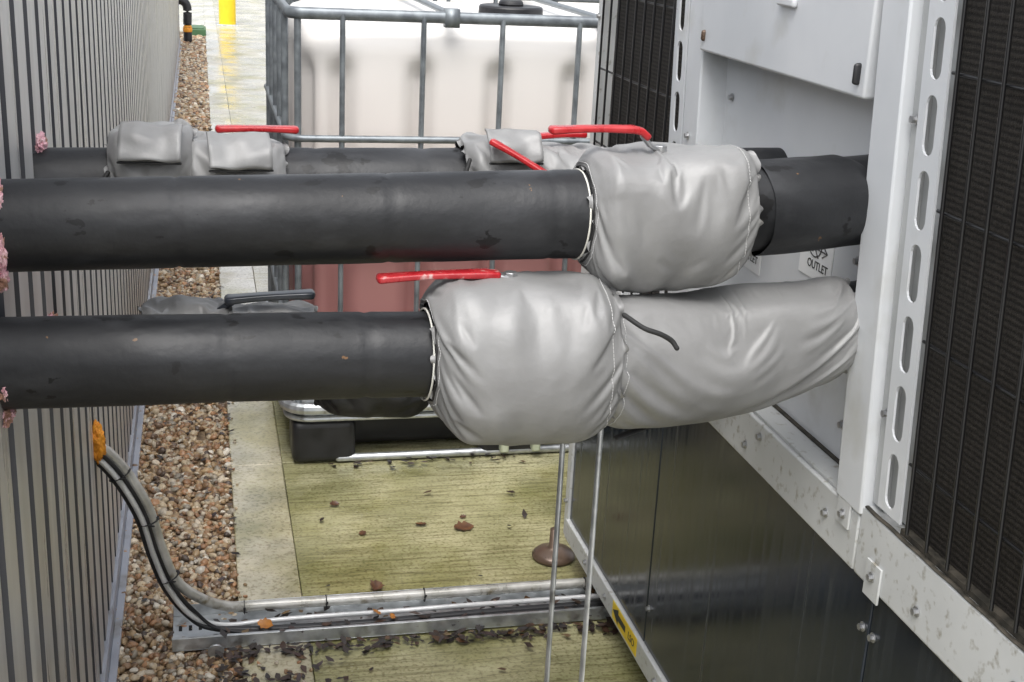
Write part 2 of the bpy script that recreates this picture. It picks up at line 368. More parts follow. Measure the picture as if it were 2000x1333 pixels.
# ------------------------------------------------------------------ draped fabric (cloth solved over padding, then frozen)
def cloth_jacket(x0, x1, c0, c1, R0, R1, rp0, rp1, seed, parent, exR=1.10, exL=1.08, endw=(.2, .2), press=3.0, twist=0.0, nu=76, nv=136,
                 frames=26, bend=.5, tens=15, grav=1.0, core=.88, power=3.0, mat=None, gather=.05, seams=(), name='jacket', cord=None, lump=.09):
    S = 10.0; L = (x1 - x0); prof = []
    for i in range(nu + 1):
        u = i / nu; R = R0 + (R1 - R0) * u
        el = min(1, u / endw[0]); er = min(1, (1 - u) / endw[1])
        env = 1 - (1 - math.sqrt(max(0, 1 - (1 - el) ** 2))) - (1 - math.sqrt(max(0, 1 - (1 - er) ** 2)))
        rp = rp0 if u < .5 else rp1
        prof.append((u, rp + (R - rp) * max(0, env)))
    arc = [0]
    for i in range(nu): arc.append(arc[-1] + math.hypot((prof[i + 1][0] - prof[i][0]) * L, prof[i + 1][1] - prof[i][1]))
    tot = arc[-1]; samp = []; k = 0
    for i in range(nu + 1):
        t = tot * i / nu
        while k < nu - 1 and arc[k + 1] < t: k += 1
        f = (t - arc[k]) / max(1e-9, arc[k + 1] - arc[k]); f = min(1, max(0, f))
        samp.append((prof[k][0] + (prof[k + 1][0] - prof[k][0]) * f, prof[k][1] + (prof[k + 1][1] - prof[k][1]) * f))
    def cen(u): return (c0[0] + (c1[0] - c0[0]) * u, c0[1] + (c1[1] - c0[1]) * u)
    def se(a, pw): c, s = abs(math.cos(a)), abs(math.sin(a)); return 1 / ((c ** pw + s ** pw) ** (1 / pw))
    verts = []; rest = []
    for i, (u, r) in enumerate(samp):
        cy, cz = cen(u); x = x0 + L * u
        Rr = (R0 + (R1 - R0) * i / nu) * exR
        w = i / nu; q = min(1, min(u, 1 - u) / .1)
        for j in range(nv):
            a = 2 * math.pi * j / nv; a2 = a + twist * w
            n = noise.noise(Vector((u * 7 + seed * 3.7, math.cos(a) * 2.5, math.sin(a) * 2.5)))
            rr = r * (1 + .06 * n * (1 if 0 < i < nu else 0)) * (1 + (se(a2, power) - 1) * q)
            xx = x
            if i in (0, nu):
                nn = noise.noise(Vector((seed * 2.2, math.cos(a) * 3, math.sin(a) * 3)))
                rr = r * (1 + gather * (math.sin(a * 9 + seed + 5 * nn)) + .03)
                xx = x + (.005 * math.sin(a * 9 + seed + 5 * nn + 1.5) + .005 * nn)
            verts.append((S * xx, S * (cy - math.cos(a2) * rr), S * (cz + math.sin(a2) * rr)))
            rest.append((S * (x0 + L / 2 + tot * exL * (w - .5)), S * (c0[0] - math.cos(a) * Rr), S * (c0[1] + math.sin(a) * Rr)))
    faces = [(i * nv + j, (i + 1) * nv + j, (i + 1) * nv + (j + 1) % nv, i * nv + (j + 1) % nv) for i in range(nu) for j in range(nv)]
    me = bpy.data.meshes.new(name); me.from_pydata(verts, [], faces); me.update()
    ob = bpy.data.objects.new('sim', me); col.objects.link(ob)
    ob.shape_key_add(name='Basis'); sk = ob.shape_key_add(name='rest')
    for i, p in enumerate(rest): sk.data[i].co = p
    sk.value = 0
    cv = []; nk = 40; nc = 64
    for i in range(nk + 1):
        u = i / nk; r = prof[int(u * nu)][1]; cy, cz = cen(u); q = min(1, min(u, 1 - u) / .1)
        rc = min(r * core, r - .004) if 0 < i < nk else r * .8
        for j in range(nc):
            a = 2 * math.pi * j / nc; rr = rc * (1 + (se(a, power) - 1) * q) * (1 + lump * noise.noise(Vector((u * 3.5 + seed, math.cos(a) * 1.5, math.sin(a) * 1.5))))
            cv.append((S * (x0 + L * u), S * (cy - math.cos(a) * rr), S * (cz + math.sin(a) * rr)))
    cf = [((i + 1) * nc + j, (i + 1) * nc + (j + 1) % nc, i * nc + (j + 1) % nc, i * nc + j) for i in range(nk) for j in range(nc)]
    cm = bpy.data.meshes.new('core'); cm.from_pydata(cv, [], cf); cm.update()
    ccoll = bpy.data.collections.new('cc'); col.children.link(ccoll)
    cob = bpy.data.objects.new('core', cm); ccoll.objects.link(cob)
    cob.modifiers.new('col', 'COLLISION'); cob.collision.thickness_outer = .012; cob.collision.thickness_inner = .1; cob.collision.cloth_friction = 3
    vg = ob.vertex_groups.new(name='pin'); vg.add(list(range(nv)) + list(range(nu * nv, (nu + 1) * nv)), 1.0, 'REPLACE')
    md = ob.modifiers.new('cloth', 'CLOTH'); s = md.settings
    s.quality = 6; s.mass = .3; s.tension_stiffness = tens; s.compression_stiffness = tens; s.shear_stiffness = 5; s.bending_stiffness = bend
    s.air_damping = 2.0; s.tension_damping = 8; s.compression_damping = 8; s.shear_damping = 8; s.bending_damping = 1
    s.vertex_group_mass = 'pin'; s.rest_shape_key = sk
    s.use_pressure = True; s.uniform_pressure_force = press
    s.effector_weights.gravity = grav
    md.collision_settings.use_collision = True; md.collision_settings.use_self_collision = False
    md.collision_settings.distance_min = .012; md.collision_settings.collision_quality = 2
    md.collision_settings.collection = ccoll
    md.point_cache.frame_start = 1; md.point_cache.frame_end = frames + 2
    for f in range(1, frames + 1): scene.frame_set(f)
    dg = bpy.context.evaluated_depsgraph_get()
    me2 = bpy.data.meshes.new_from_object(ob.evaluated_get(dg))
    bpy.data.objects.remove(ob); bpy.data.objects.remove(cob); bpy.data.collections.remove(ccoll)
    scene.frame_set(1)
    me2.transform(Matrix.Scale(1 / S, 4)); me2.name = name
    for p in me2.polygons: p.use_smooth = True
    me2.materials.clear(); me2.materials.append(mat or M['fabric'])
    o2 = bpy.data.objects.new(name, me2); col.objects.link(o2)
    m = o2.modifiers.new('s', 'SUBSURF'); m.levels = 1; m.render_levels = 1
    attach(o2, parent)
    me2.update()
    V = [v.co.copy() for v in me2.vertices]; NN = [v.normal.copy() for v in me2.vertices]
    cy0 = Vector((0, (c0[0] + c1[0]) / 2, (c0[1] + c1[1]) / 2))
    def outn(i):
        n_ = NN[i]; c_ = V[i] - cy0; c_.x = 0
        return n_ if n_.dot(c_) > 0 else -n_
    for sm in seams:
        i = int(sm * nu); bm = bmesh.new()
        for j in range(0, nv):
            p = V[i * nv + j] + outn(i * nv + j) * .0003; q = V[i * nv + (j + 1) % nv] + outn(i * nv + (j + 1) % nv) * .0003
            sweep(bm, [p.lerp(q, .12), p.lerp(q, .72)], .0005, n=5, up=(1, 0, 0))
        fin('stitching', bm, M['stitch'], parent, smooth=True)
    if cord:
        i, r_, mt = cord
        ii = i if i >= 0 else nu + 1 + i
        pts = []
        for j in range(0, nv + 1, 2):
            idx = ii * nv + j % nv; pts.append(V[idx] + outn(idx) * r_ * .6)
        tubeobj('drawcord', pts, r_, mt, parent, n=8, up=(1, 0, 0), cap=False)
    return o2

# ------------------------------------------------------------------ setting
bm = bmesh.new(); box(bm, -60, 60, -20, 120, -.2, -.035)
g = fin('ground', bm, M['ground']); g['kind'] = 'structure'
bm = bmesh.new(); box(bm, -.24, .05, .4, 15.5, -.034, -.008)
g = fin('gravel_bed', bm, M['soil']); g['kind'] = 'structure'
bm = bmesh.new()
ys = [0.4, 1.35, 2.36, 3.27, 4.2, 5.12, 6.05, 7.0, 8, 9, 10, 11, 12, 13, 14, 15, 16, 17, 19, 22]
for a, b_ in zip(ys[:-1], ys[1:]):
    box(bm, .05, .186, a + .001, b_ - .001, -.1, .003)
g = fin('kerb', bm, M['kerb'], bevel=.003); g['kind'] = 'structure'
bm = bmesh.new()
for a, b_ in [(0.4, 3.277), (3.283, 7.5), (7.51, 12), (12.01, 30)]:
    box(bm, .1872, 12, a, b_, -.1, 0)
g = fin('concrete_path', bm, M['slab'], bevel=.002); g['kind'] = 'structure'
bm = bmesh.new(); box(bm, -6, .049, 15.5, 30, -.1, -.004)
g = fin('pavement', bm, M['kerb']); g['kind'] = 'structure'

def gravel():
    bmt = bmesh.new(); bmesh.ops.create_icosphere(bmt, subdivisions=2, radius=1)
    tv = np.array([v.co[:] for v in bmt.verts]); tf = np.array([[v.index for v in f.verts] for f in bmt.faces]); bmt.free()
    rs = np.random.RandomState(3); V = []; F = []; C = []; n0 = 0
    pal = np.array([(0.36, 0.25, 0.14), (0.25, 0.15, 0.08), (0.46, 0.37, 0.25), (0.54, 0.46, 0.35), (0.17, 0.11, 0.07), (0.38, 0.21, 0.11), (0.33, 0.29, 0.23), (0.62, 0.57, 0.48), (0.09, 0.065, 0.05)])
    pr = np.array([.22, .15, .18, .11, .09, .10, .07, .04, .04])
    def add(x, y, z, s):
        nonlocal n0
        sc = np.array([s * rs.uniform(.8, 1.3), s * rs.uniform(.7, 1.1), s * rs.uniform(.5, .85)])
        v = tv * sc * (1 + .16 * np.sin(tv[:, [1, 2, 0]] * 3 + rs.uniform(0, 6, 3)))
        a, b_, c_ = rs.uniform(0, 6.28), rs.normal(0, .5), rs.normal(0, .5)
        Rz = np.array([[math.cos(a), -math.sin(a), 0], [math.sin(a), math.cos(a), 0], [0, 0, 1]])
        Rx = np.array([[1, 0, 0], [0, math.cos(b_), -math.sin(b_)], [0, math.sin(b_), math.cos(b_)]])
        Ry = np.array([[math.cos(c_), 0, math.sin(c_)], [0, 1, 0], [-math.sin(c_), 0, math.cos(c_)]])
        v = v @ (Rz @ Rx @ Ry).T + np.array([x, y, z])
        V.append(v); F.append(tf + n0); n0 += len(tv)
        cc = pal[rs.choice(len(pal), p=pr)] * rs.uniform(.7, 1.25)
        C.append(np.tile(np.append(cc, 1), (len(tv), 1)))
    for (y0, y1, cnt, s) in [(1.75, 3.0, 3900, .0070), (3.0, 5.0, 4000, .0082), (5.0, 8.5, 3600, .010), (8.5, 15, 2600, .015)]:
        for i in range(cnt):
            add(rs.uniform(-.205, .047), rs.uniform(y0, y1), rs.uniform(-.008, .001), s * rs.uniform(.55, 1.5))
    for i in range(26):
        add(rs.uniform(.05, .07), rs.uniform(1.9, 4.5), .006, .0045)
    for i in range(110):
        add(rs.uniform(-.1, .2), rs.uniform(1.9, 2.3), .005, .005)
    ob = meshobj('gravel', np.concatenate(V), np.concatenate(F), M['pebble'], tint=np.concatenate(C)); ob['kind'] = 'stuff'
gravel()

# ------------------------------------------------------------------ cladding wall
w = thing('cladding_wall', 'grey ribbed metal cladding wall beside the gravel strip', 'wall', (-.25, 7, 0))
bm = bmesh.new(); pitch = .118; y = .7; prof = []
while y < 14.2:
    for dy, x in ((0, -.210), (.078, -.210), (.086, -.234), (.111, -.234)):
        prof.append((x, y + dy))
    y += pitch
prev = None
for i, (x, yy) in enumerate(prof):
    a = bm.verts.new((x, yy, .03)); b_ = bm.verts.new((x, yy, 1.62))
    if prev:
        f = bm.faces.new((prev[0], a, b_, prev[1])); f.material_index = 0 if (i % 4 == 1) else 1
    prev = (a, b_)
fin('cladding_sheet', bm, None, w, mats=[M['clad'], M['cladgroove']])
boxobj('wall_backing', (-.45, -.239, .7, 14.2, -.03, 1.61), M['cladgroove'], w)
bm = bmesh.new(); box(bm, -.238, -.203, .7, 14.2, -.03, .045); box(bm, -.203, -.187, .7, 14.2, -.03, .008)
fin('base_flashing', bm, M['flash'], w, bevel=.002)
boxobj('coping', (-.46, -.2, .7, 14.2, 1.62, 1.65), M['flash'], w)

# ------------------------------------------------------------------ pipes
def pipe(pts, r0, r1, name, label, mat, seed=0, joints=(), n=10):
    t = thing(name, label, 'pipe', pts[0], group='insulated pipes crossing the passage')
    bm = bmesh.new()
    cp = catmull(pts, 44); sc = []
    for p in cp:
        u = (p.x - pts[0][0]) / (pts[-1][0] - pts[0][0]); r = r0 + (r1 - r0) * u
        for j in joints: r -= .0016 * math.exp(-((p.x - j) / .0025) ** 2)
        sc.append(r / r0)
    def rf(p, a):
        q = Vector((p.x * 6 + seed, math.cos(a) * 1.2, math.sin(a) * 1.2))
        return 1 + .016 * noise.noise(q) + .006 * noise.noise(q * 4) - .02 * max(0, noise.noise(q * 2.3 + Vector((9, 0, 0))) - .3)
    sweep(bm, cp, r0, n=90, cap=False, scales=sc, rfun=rf)
    fin('insulation', bm, mat, t, smooth=True)
    return t
p1 = pipe([(-.24, 1.415, 1.103), (.0, 1.42, 1.106), (.3, 1.427, 1.110), (.55, 1.434, 1.113), (.70, 1.455, 1.116), (.86, 1.506, 1.118)], .0485, .054, 'insulated_pipe', 'black foam-insulated pipe with pink foam where it leaves the wall', M['rubber'], 1, joints=(-.03, .2, .385))
p2 = pipe([(-.24, 1.372, .966), (.0, 1.376, .964), (.3, 1.382, .960), (.55, 1.40, .956), (.70, 1.44, .957), (.86, 1.50, .958)], .049, .048, 'insulated_pipe', 'black insulated pipe with a silver jacket, below another pipe', M['rubber'], 5, joints=(.02, .17))
p3 = pipe([(-.24, 1.78, 1.070), (.3, 1.79, 1.072), (.86, 1.80, 1.075)], .050, .052, 'insulated_pipe', 'dusty black insulated pipe with jackets, beyond the near pipes', M['rubber2'], 9, joints=(.15, .3))
p4 = pipe([(-.24, 1.78, .828), (.3, 1.79, .826), (.86, 1.80, .825)], .046, .048, 'insulated_pipe', 'dusty black insulated pipe running low beyond the near pipes', M['rubber2'], 13)
for (pp, c, r, sd) in ((p1, (-.206, 1.385, 1.135), (.007, .014, .020), 1), (p1, (-.205, 1.375, 1.09), (.007, .015, .022), 5), (p1, (-.207, 1.385, 1.056), (.006, .014, .014), 6),
                       (p2, (-.205, 1.335, .950), (.006, .010, .011), 2), (p2, (-.208, 1.36, .912), (.006, .020, .009), 7),
                       (p3, (-.207, 1.78, 1.125), (.008, .018, .014), 3), (p4, (-.207, 1.78, .884), (.008, .016, .010), 4)):
    blob('foam_seal', c, r, M['pink'], pp, sd, amp=.38, freq=2.6, H=.5)
bm = bmesh.new()
cl = catmull([(.645, 1.447, 1.114), (.70, 1.457, 1.115), (.75, 1.470, 1.116), (.79, 1.482, 1.117), (.845, 1.500, 1.118)], 8)
sweep(bm, cl, .0575, n=60, cap=False, rfun=lambda p, a: 1 + .035 * noise.noise(Vector((p.x * 18, math.cos(a) * 1.5, math.sin(a) * 1.5))) + .02 * abs(math.sin(a * 4)) - (.0 if p.x < .775 else (p.x - .775) * 6 * max(0, math.sin(a) * .6 + .4)))
fin('insulation_collar', bm, M['rubber2'], p1, smooth=True)

# ------------------------------------------------------------------ valves and jackets
def lever(parent, p0, p1, w=.0095, h=.0040, mat=None, bend=None, name='lever_handle', stem=None):
    mat = mat or M['red']
    p0 = Vector(p0); p1 = Vector(p1); L = []
    for i in range(12):
        u = i / 11; p = p0.lerp(p1, u); p.z += .0012 * math.sin(u * math.pi); L.append(p)
    if bend: L += [Vector(b) for b in bend]
    bm = bmesh.new(); sc = [1.0 - .15 * math.sin(min(1, i / 11) * math.pi) for i in range(len(L))]
    sweep(bm, L, w, h, n=28, power=4.5, scales=sc)
    ob = fin(name, bm, mat, parent, smooth=True)
    if stem:
        bm = bmesh.new(); sweep(bm, [Vector(s) for s in stem], .007, .003, n=12, power=3)
        bmesh.ops.create_cone(bm, cap_ends=True, segments=6, radius1=.008, radius2=.008, depth=.008, matrix=Matrix.Translation(Vector(stem[-1]) + Vector((0, 0, .003))))
        fin('lever_stem', bm, M['zinc'], parent, smooth=False, bevel=.0008)
    return ob
def loop(parent, x, cy, cz, r, th=.0012):
    pts = [(x + .003 * math.sin(2 * math.pi * i / 40 + 1), cy - math.cos(2 * math.pi * i / 40) * r, cz + math.sin(2 * math.pi * i / 40) * r) for i in range(41)]
    tubeobj('elastic_loop', pts, th, M['cord_w'], parent, n=8, up=(1, 0, 0), cap=False)

VG = 'insulated lever valves on the pipes'
vA = thing('insulated_valve', 'silver padded jacket over valve with red lever, on upper pipe', 'valve', (.535, 1.43, 1.02), VG)
cloth_jacket(.427, .626, (1.43, 1.112), (1.440, 1.117), .079, .078, .052, .068, 1, vA, endw=(.13, .06), press=1.4, grav=1, exL=1.22, exR=1.11, core=.90, lump=.13, gather=.10, power=3.8, bend=1.4, seams=(.05, .92), cord=(1, .0013, M['cord_b']))
loop(vA, .421, 1.430, 1.111, .0522)
lever(vA, (.387, 1.43, 1.209), (.484, 1.43, 1.211), w=.0105, h=.0044, bend=[(.493, 1.43, 1.209), (.500, 1.43, 1.203)],
      stem=[(.496, 1.43, 1.203), (.505, 1.43, 1.193), (.518, 1.43, 1.186)])
vB = thing('insulated_valve', 'bulging silver padded jacket over valve with scuffed red lever', 'valve', (.353, 1.385, .86), VG)
cloth_jacket(.243, .454, (1.38, .965), (1.385, .957), .092, .094, .053, .076, 4, vB, endw=(.22, .18), press=2.2, grav=1, exL=1.20, exR=1.09, core=.90, lump=.12, gather=.10, power=2.9, bend=1.4, seams=(.05, .93), cord=(1, .0013, M['cord_b']))
loop(vB, .238, 1.379, .961, .0520)
lever(vB, (.187, 1.385, 1.049), (.296, 1.385, 1.053), w=.0105, h=.0044, bend=[(.308, 1.385, 1.053), (.320, 1.385, 1.052)],
      stem=[(.317, 1.385, 1.052), (.336, 1.385, 1.048)], mat=M['redworn'])
sC = thing('pipe_sleeve', 'long creased silver fabric sleeve covering pipe joint to the chiller', 'pipe cover', (.62, 1.40, .86))
cloth_jacket(.447, .797, (1.382, .950), (1.462, .957), .080, .072, .070, .056, 8, sC, endw=(.10, .11), press=.5, grav=1, twist=2.4, exL=1.34, exR=1.17, core=.83, lump=.18, gather=.12, power=2.2, nu=104, nv=140, frames=30, bend=.9, seams=(.04,))
tubeobj('drawcord', catmull([(.452, 1.318, 1.022), (.470, 1.300, 1.012), (.488, 1.296, 1.006), (.502, 1.296, .998), (.508, 1.293, .990)], 8), .0030, M['cord_b'], sC, n=8)
pts = []
for i in range(30):
    u = i / 29
    pts.append((.470 + .30 * u, 1.365 + .085 * u, .945 + .013 * u - (.088 - .014 * u) + .004 * math.sin(u * 9) - .003))
bm = bmesh.new(); sweep(bm, pts, .006, .0018, n=10, power=2); fin('hem', bm, M['cord_b'], sC, smooth=True)

def flap(parent, cx, cy, cz, wx, wy, tx, tz=0.0, seed=0):
    bm = bmesh.new(); n = 16; g = []
    for i in range(n + 1):
        row = []
        for j in range(n + 1):
            u = i / n - .5; v = j / n - .5
            z = .007 * noise.noise(Vector((u * 2.5 + seed, v * 2.5, 0)))
            row.append(bm.verts.new((u * wx, v * wy, z - .7 * v * v * wy)))
        g.append(row)
    for i in range(n):
        for j in range(n):
            bm.faces.new((g[i][j], g[i + 1][j], g[i + 1][j + 1], g[i][j + 1]))
    R = Matrix.Translation((cx, cy, cz)) @ Matrix.Rotation(tz, 4, 'Z') @ Matrix.Rotation(tx, 4, 'X')
    bmesh.ops.transform(bm, matrix=R, verts=bm.verts)
    ob = fin('velcro_flap', bm, M['fabric'], parent, smooth=True)
    md = ob.modifiers.new('s', 'SOLIDIFY'); md.thickness = .0025; md.offset = 0
    bm = bmesh.new(); e = [Vector((-.5 * wx, -.5 * wy, -.19 * wy - .0022)), Vector((0, -.5 * wy, -.19 * wy - .0026)), Vector((.5 * wx, -.5 * wy, -.19 * wy - .0022))]
    sweep(bm, e, .002, .0012, n=6); bmesh.ops.transform(bm, matrix=R, verts=bm.verts)
    fin('flap_binding', bm, M['cord_b'], parent, smooth=True)
    return ob
kw = dict(grav=1, exR=1.16, exL=1.30, nu=40, nv=88, frames=18, press=.9, power=3.5, core=.86, lump=.2, gather=.10, bend=1.0)
vD = thing('insulated_valve', 'wrinkled silver valve jacket with velcro flaps and red lever', 'valve', (0, 1.78, .98), VG)
cloth_jacket(-.12, -.012, (1.78, 1.078), (1.78, 1.082), .076, .079, .054, .062, 12, vD, endw=(.2, .2), **kw)
cloth_jacket(-.03, .108, (1.78, 1.073), (1.78, 1.070), .074, .069, .060, .054, 13, vD, endw=(.2, .2), **kw)
flap(vD, -.066, 1.702, 1.149, .078, .060, math.radians(42), -.08, 1)
flap(vD, .046, 1.704, 1.139, .080, .060, math.radians(40), .07, 2)
lever(vD, (.020, 1.775, 1.149), (.122, 1.775, 1.149), w=.011, h=.0046)
tubeobj('drawcord', catmull([(-.12, 1.72, 1.10), (-.127, 1.71, 1.085), (-.120, 1.70, 1.07), (-.124, 1.71, 1.05)], 6), .003, M['cord_b'], vD, n=8)
vE = thing('insulated_valve', 'small silver valve jacket with red lever and open strap', 'valve', (.43, 1.785, .98), VG)
cloth_jacket(.352, .455, (1.785, 1.075), (1.785, 1.078), .073, .075, .054, .062, 14, vE, endw=(.2, .2), **kw)
cloth_jacket(.445, .56, (1.785, 1.070), (1.785, 1.068), .069, .066, .060, .054, 15, vE, endw=(.2, .2), **kw)
flap(vE, .412, 1.710, 1.147, .074, .054, math.radians(44), .05, 4)
lever(vE, (.376, 1.69, 1.150), (.442, 1.66, 1.114), w=.008, h=.0042)
lever(vE, (.458, 1.785, 1.142), (.53, 1.785, 1.146), w=.010, h=.0044)
tubeobj('drawcord', catmull([(.352, 1.72, 1.12), (.343, 1.71, 1.09), (.35, 1.70, 1.07), (.346, 1.70, 1.05)], 6), .003, M['cord_b'], vE, n=8)
vF = thing('insulated_valve', 'dark grey valve jacket with black lever on low pipe', 'valve', (.02, 1.78, .75), VG)
cloth_jacket(-.09, .03, (1.78, .846), (1.78, .846), .064, .065, .050, .056, 32, vF, endw=(.2, .2), mat=M['fabricrear'], **kw)
cloth_jacket(.02, .15, (1.78, .843), (1.78, .843), .062, .060, .054, .050, 35, vF, endw=(.2, .2), mat=M['fabricrear'], **kw)
lever(vF, (.028, 1.76, .916), (.142, 1.76, .922), w=.013, h=.0055, mat=M['blackdip'])
lever(vF, (.012, 1.77, .894), (.034, 1.765, .912), w=.009, h=.005, mat=M['blackdip'], name='lever_arm')
vG = thing('insulated_valve', 'black valve jacket tucked beyond the near lower pipe', 'valve', (.22, 1.78, .73), VG)
cloth_jacket(.15, .315, (1.78, .806), (1.78, .802), .060, .064, .050, .050, 45, vG, endw=(.2, .2), mat=M['rubber'], **kw)

for (x, y_, zt) in ((.435, 1.47, .90), (.471, 1.43, .90)):
    t = thing('support_rod', 'thin galvanised threaded rod standing under the silver valve jacket', 'rod', (x, y_, 0), 'threaded support rods')
    bm = bmesh.new(); sweep(bm, [(x, y_, -.0), (x, y_, .4), (x + .001, y_, zt)], .0036, n=12)
    fin('rod', bm, M['galv'], t, smooth=True)
    bm = bmesh.new(); bmesh.ops.create_cone(bm, cap_ends=True, segments=6, radius1=.008, radius2=.008, depth=.008, matrix=Matrix.Translation((x, y_, .006)))
    fin('nut', bm, M['zinc'], t, bevel=.0008)

# ------------------------------------------------------------------ chiller
ch = thing('chiller_unit', 'white steel outdoor chiller with black coil grilles and dark lower panels', 'air conditioning unit', (1.3, 1.6, 0))
FX = .80
ZT = 1.62
DY = -.012
def lean(ob, shift=0.0):
    for v in ob.data.vertices:
        v.co.y += shift - .08 * (1.40 - v.co.z)
    return ob
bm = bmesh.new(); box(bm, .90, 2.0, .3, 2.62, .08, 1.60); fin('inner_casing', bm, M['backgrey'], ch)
for (a, b_) in ((2.078, 2.615), (1.302, 2.074), (.30, 1.298)):
    boxobj('lower_panel', (FX + .004, .9, a, b_, .118, .664), M['gloss'], ch, bevel=.002)
bm = bmesh.new(); box(bm, FX - .004, .88, .3, 2.625, .070, .117)
fin('base_rail', bm, M['whitedirty'], ch, bevel=.002)
bm = bmesh.new(); box(bm, FX - .006, .88, 1.345, 2.62, .665, .742); box(bm, FX - .006, .895, .3, 1.343, .665, .757)
fin('middle_rail', bm, M['whitedirty'], ch, bevel=.003)
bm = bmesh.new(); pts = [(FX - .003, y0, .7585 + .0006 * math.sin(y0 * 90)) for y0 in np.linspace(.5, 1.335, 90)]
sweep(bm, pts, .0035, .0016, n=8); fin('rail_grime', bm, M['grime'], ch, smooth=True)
boxobj('corner_post', (FX - .002, .88, 2.617, 2.642, .07, ZT), M['whitedirty'], ch, bevel=.002)
boxobj('end_panel', (.881, 2.0, 2.621, 2.64, .07, ZT), M['white'], ch)
boxobj('top_cap', (FX - .01, 2.02, .28, 2.66, ZT, ZT + .04), M['white'], ch, bevel=.004)
boxobj('near_end_panel', (.80, 2.0, .28, .299, .07, ZT), M['white'], ch)
boxobj('pipe_entry_panel', (.842, .89, 1.40, 2.045, .742, ZT), M['white'], ch)
boxobj('entry_floor_strip', (.80, .841, 1.40, 2.04, .743, .747), M['whitedirty'], ch, bevel=0)
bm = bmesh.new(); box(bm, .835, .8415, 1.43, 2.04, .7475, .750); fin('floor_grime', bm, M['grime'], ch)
bm = bmesh.new(); box(bm, FX - .012, FX + .012, 1.468, 2.03, 1.245, ZT - .001)
fin('access_panel', bm, M['white'], ch, bevel=.004, seg=3)
boxobj('panel_latch', (FX - .020, FX - .012, 1.68, 1.735, 1.338, 1.350), M['white'], ch, bevel=.003)
bm = bmesh.new(); sweep(bm, [(FX - .0135, 1.484, 1.264), (FX - .0135, 1.484, 1.284)], .0075, .0035, n=12, up=(0, 1, 0)); fin('keyhole_grommet', bm, M['blackplastic'], ch, smooth=True)
bm = bmesh.new(); sweep(bm, [(FX - .013, 2.012, 1.265), (FX - .013, 2.012, 1.275)], .005, .004, n=12, up=(0, 1, 0)); fin('rivet', bm, M['brownfoot'], ch, smooth=True)
lean(boxobj('post', (FX - .010, .89, 1.404, 1.470, .745, ZT - .001), M['white'], ch, bevel=.003), DY)
lean(boxobj('post', (FX - .004, .89, 2.05, 2.118, .745, ZT - .001), M['white'], ch, bevel=.003))
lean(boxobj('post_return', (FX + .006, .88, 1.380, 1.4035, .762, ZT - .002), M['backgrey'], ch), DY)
bm = bmesh.new(); box(bm, FX - .0095, FX - .0062, 1.365, 1.398, .712, .762); fin('post_bracket', bm, M['whitedirty'], ch, bevel=.0006)
bm = bmesh.new(); box(bm, FX - .0095, FX - .0062, 1.272, 1.308, .655, .703); fin('rail_bracket', bm, M['whitedirty'], ch, bevel=.0008)

def slotted(y0, y1, z0, z1, x, pitch_, hw, hh, parent):
    bm = bmesh.new(); nz = int((z1 - z0) / pitch_); cy = (y0 + y1) / 2; W = (y1 - y0) / 2; H_ = pitch_ / 2
    ca = math.atan2(H_, W)
    base = sorted([2 * math.pi * k / 40 for k in range(40)] + [ca, math.pi - ca, math.pi + ca, 2 * math.pi - ca])
    for i in range(nz):
        cz = z0 + (i + .5) * pitch_; outer = []; inner = []
        for a in base:
            c, s = math.cos(a), math.sin(a)
            t = min(W / abs(c) if abs(c) > 1e-6 else 9, H_ / abs(s) if abs(s) > 1e-6 else 9)
            outer.append(bm.verts.new((x, cy + c * t, cz + s * t)))
            t1 = hw / abs(c) if abs(c) > 1e-6 else 9
            if abs(t1 * s) > hh - hw:
                zc = (hh - hw) * (1 if s > 0 else -1)
                B = s * zc; D = B * B - (zc * zc - hw * hw); t1 = B + math.sqrt(max(0, D))
            inner.append(bm.verts.new((x, cy + c * t1, cz + s * t1)))
        n = len(base)
        for k in range(n):
            bm.faces.new((outer[k], outer[(k + 1) % n], inner[(k + 1) % n], inner[k]))
    bmesh.ops.remove_doubles(bm, verts=bm.verts, dist=1e-5)
    ob = fin('slotted_strip', bm, M['white'], parent)
    md = ob.modifiers.new('s', 'SOLIDIFY'); md.thickness = .003; md.offset = 0
    return ob
lean(slotted(1.320, 1.374, .772, ZT, FX - .002, .0845, .0120, .034, ch), DY)
lean(slotted(2.125, 2.185, .75, ZT, FX - .002, .0845, .0130, .034, ch))
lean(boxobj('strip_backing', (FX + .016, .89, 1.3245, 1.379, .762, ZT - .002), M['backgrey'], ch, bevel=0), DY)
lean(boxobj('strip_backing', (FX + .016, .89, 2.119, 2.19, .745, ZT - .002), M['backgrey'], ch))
lean(boxobj('condenser_coil', (FX + .012, .895, .36, 1.3235, .766, ZT - .003), M['coil'], ch, bevel=0), DY)
boxobj('condenser_coil', (FX + .030, .895, 2.150, 2.615, .745, ZT - .003), M['coil'], ch, bevel=0)
def grille(y0, y1, z0, z1, zs, sp, ln):
    bm = bmesh.new(); y = y1 - .016
    while y > y0:
        sweep(bm, [(FX - .006, y, z0), (FX - .006, y, z1)], .0024, n=6, up=(1, 0, 0), cap=False); y -= sp
    for z in zs:
        sweep(bm, [(FX - .0015, y0, z), (FX - .0015, y1, z)], .0022, n=6, cap=False)
    o = fin('wire_grille', bm, M['wire'], ch, smooth=True)
    if ln: lean(o, DY)
grille(.75, 1.314, .770, ZT - .01, [.85, .998, 1.148, 1.299, 1.45], .044, True)
grille(2.17, 2.61, .746, ZT - .01, [.85, .998, 1.148, 1.299, 1.45], .052, False)
bm = bmesh.new(); box(bm, FX + .002, FX + .029, .31, 1.262, .7575, .765); fin('coil_gasket', bm, M['grime'], ch)

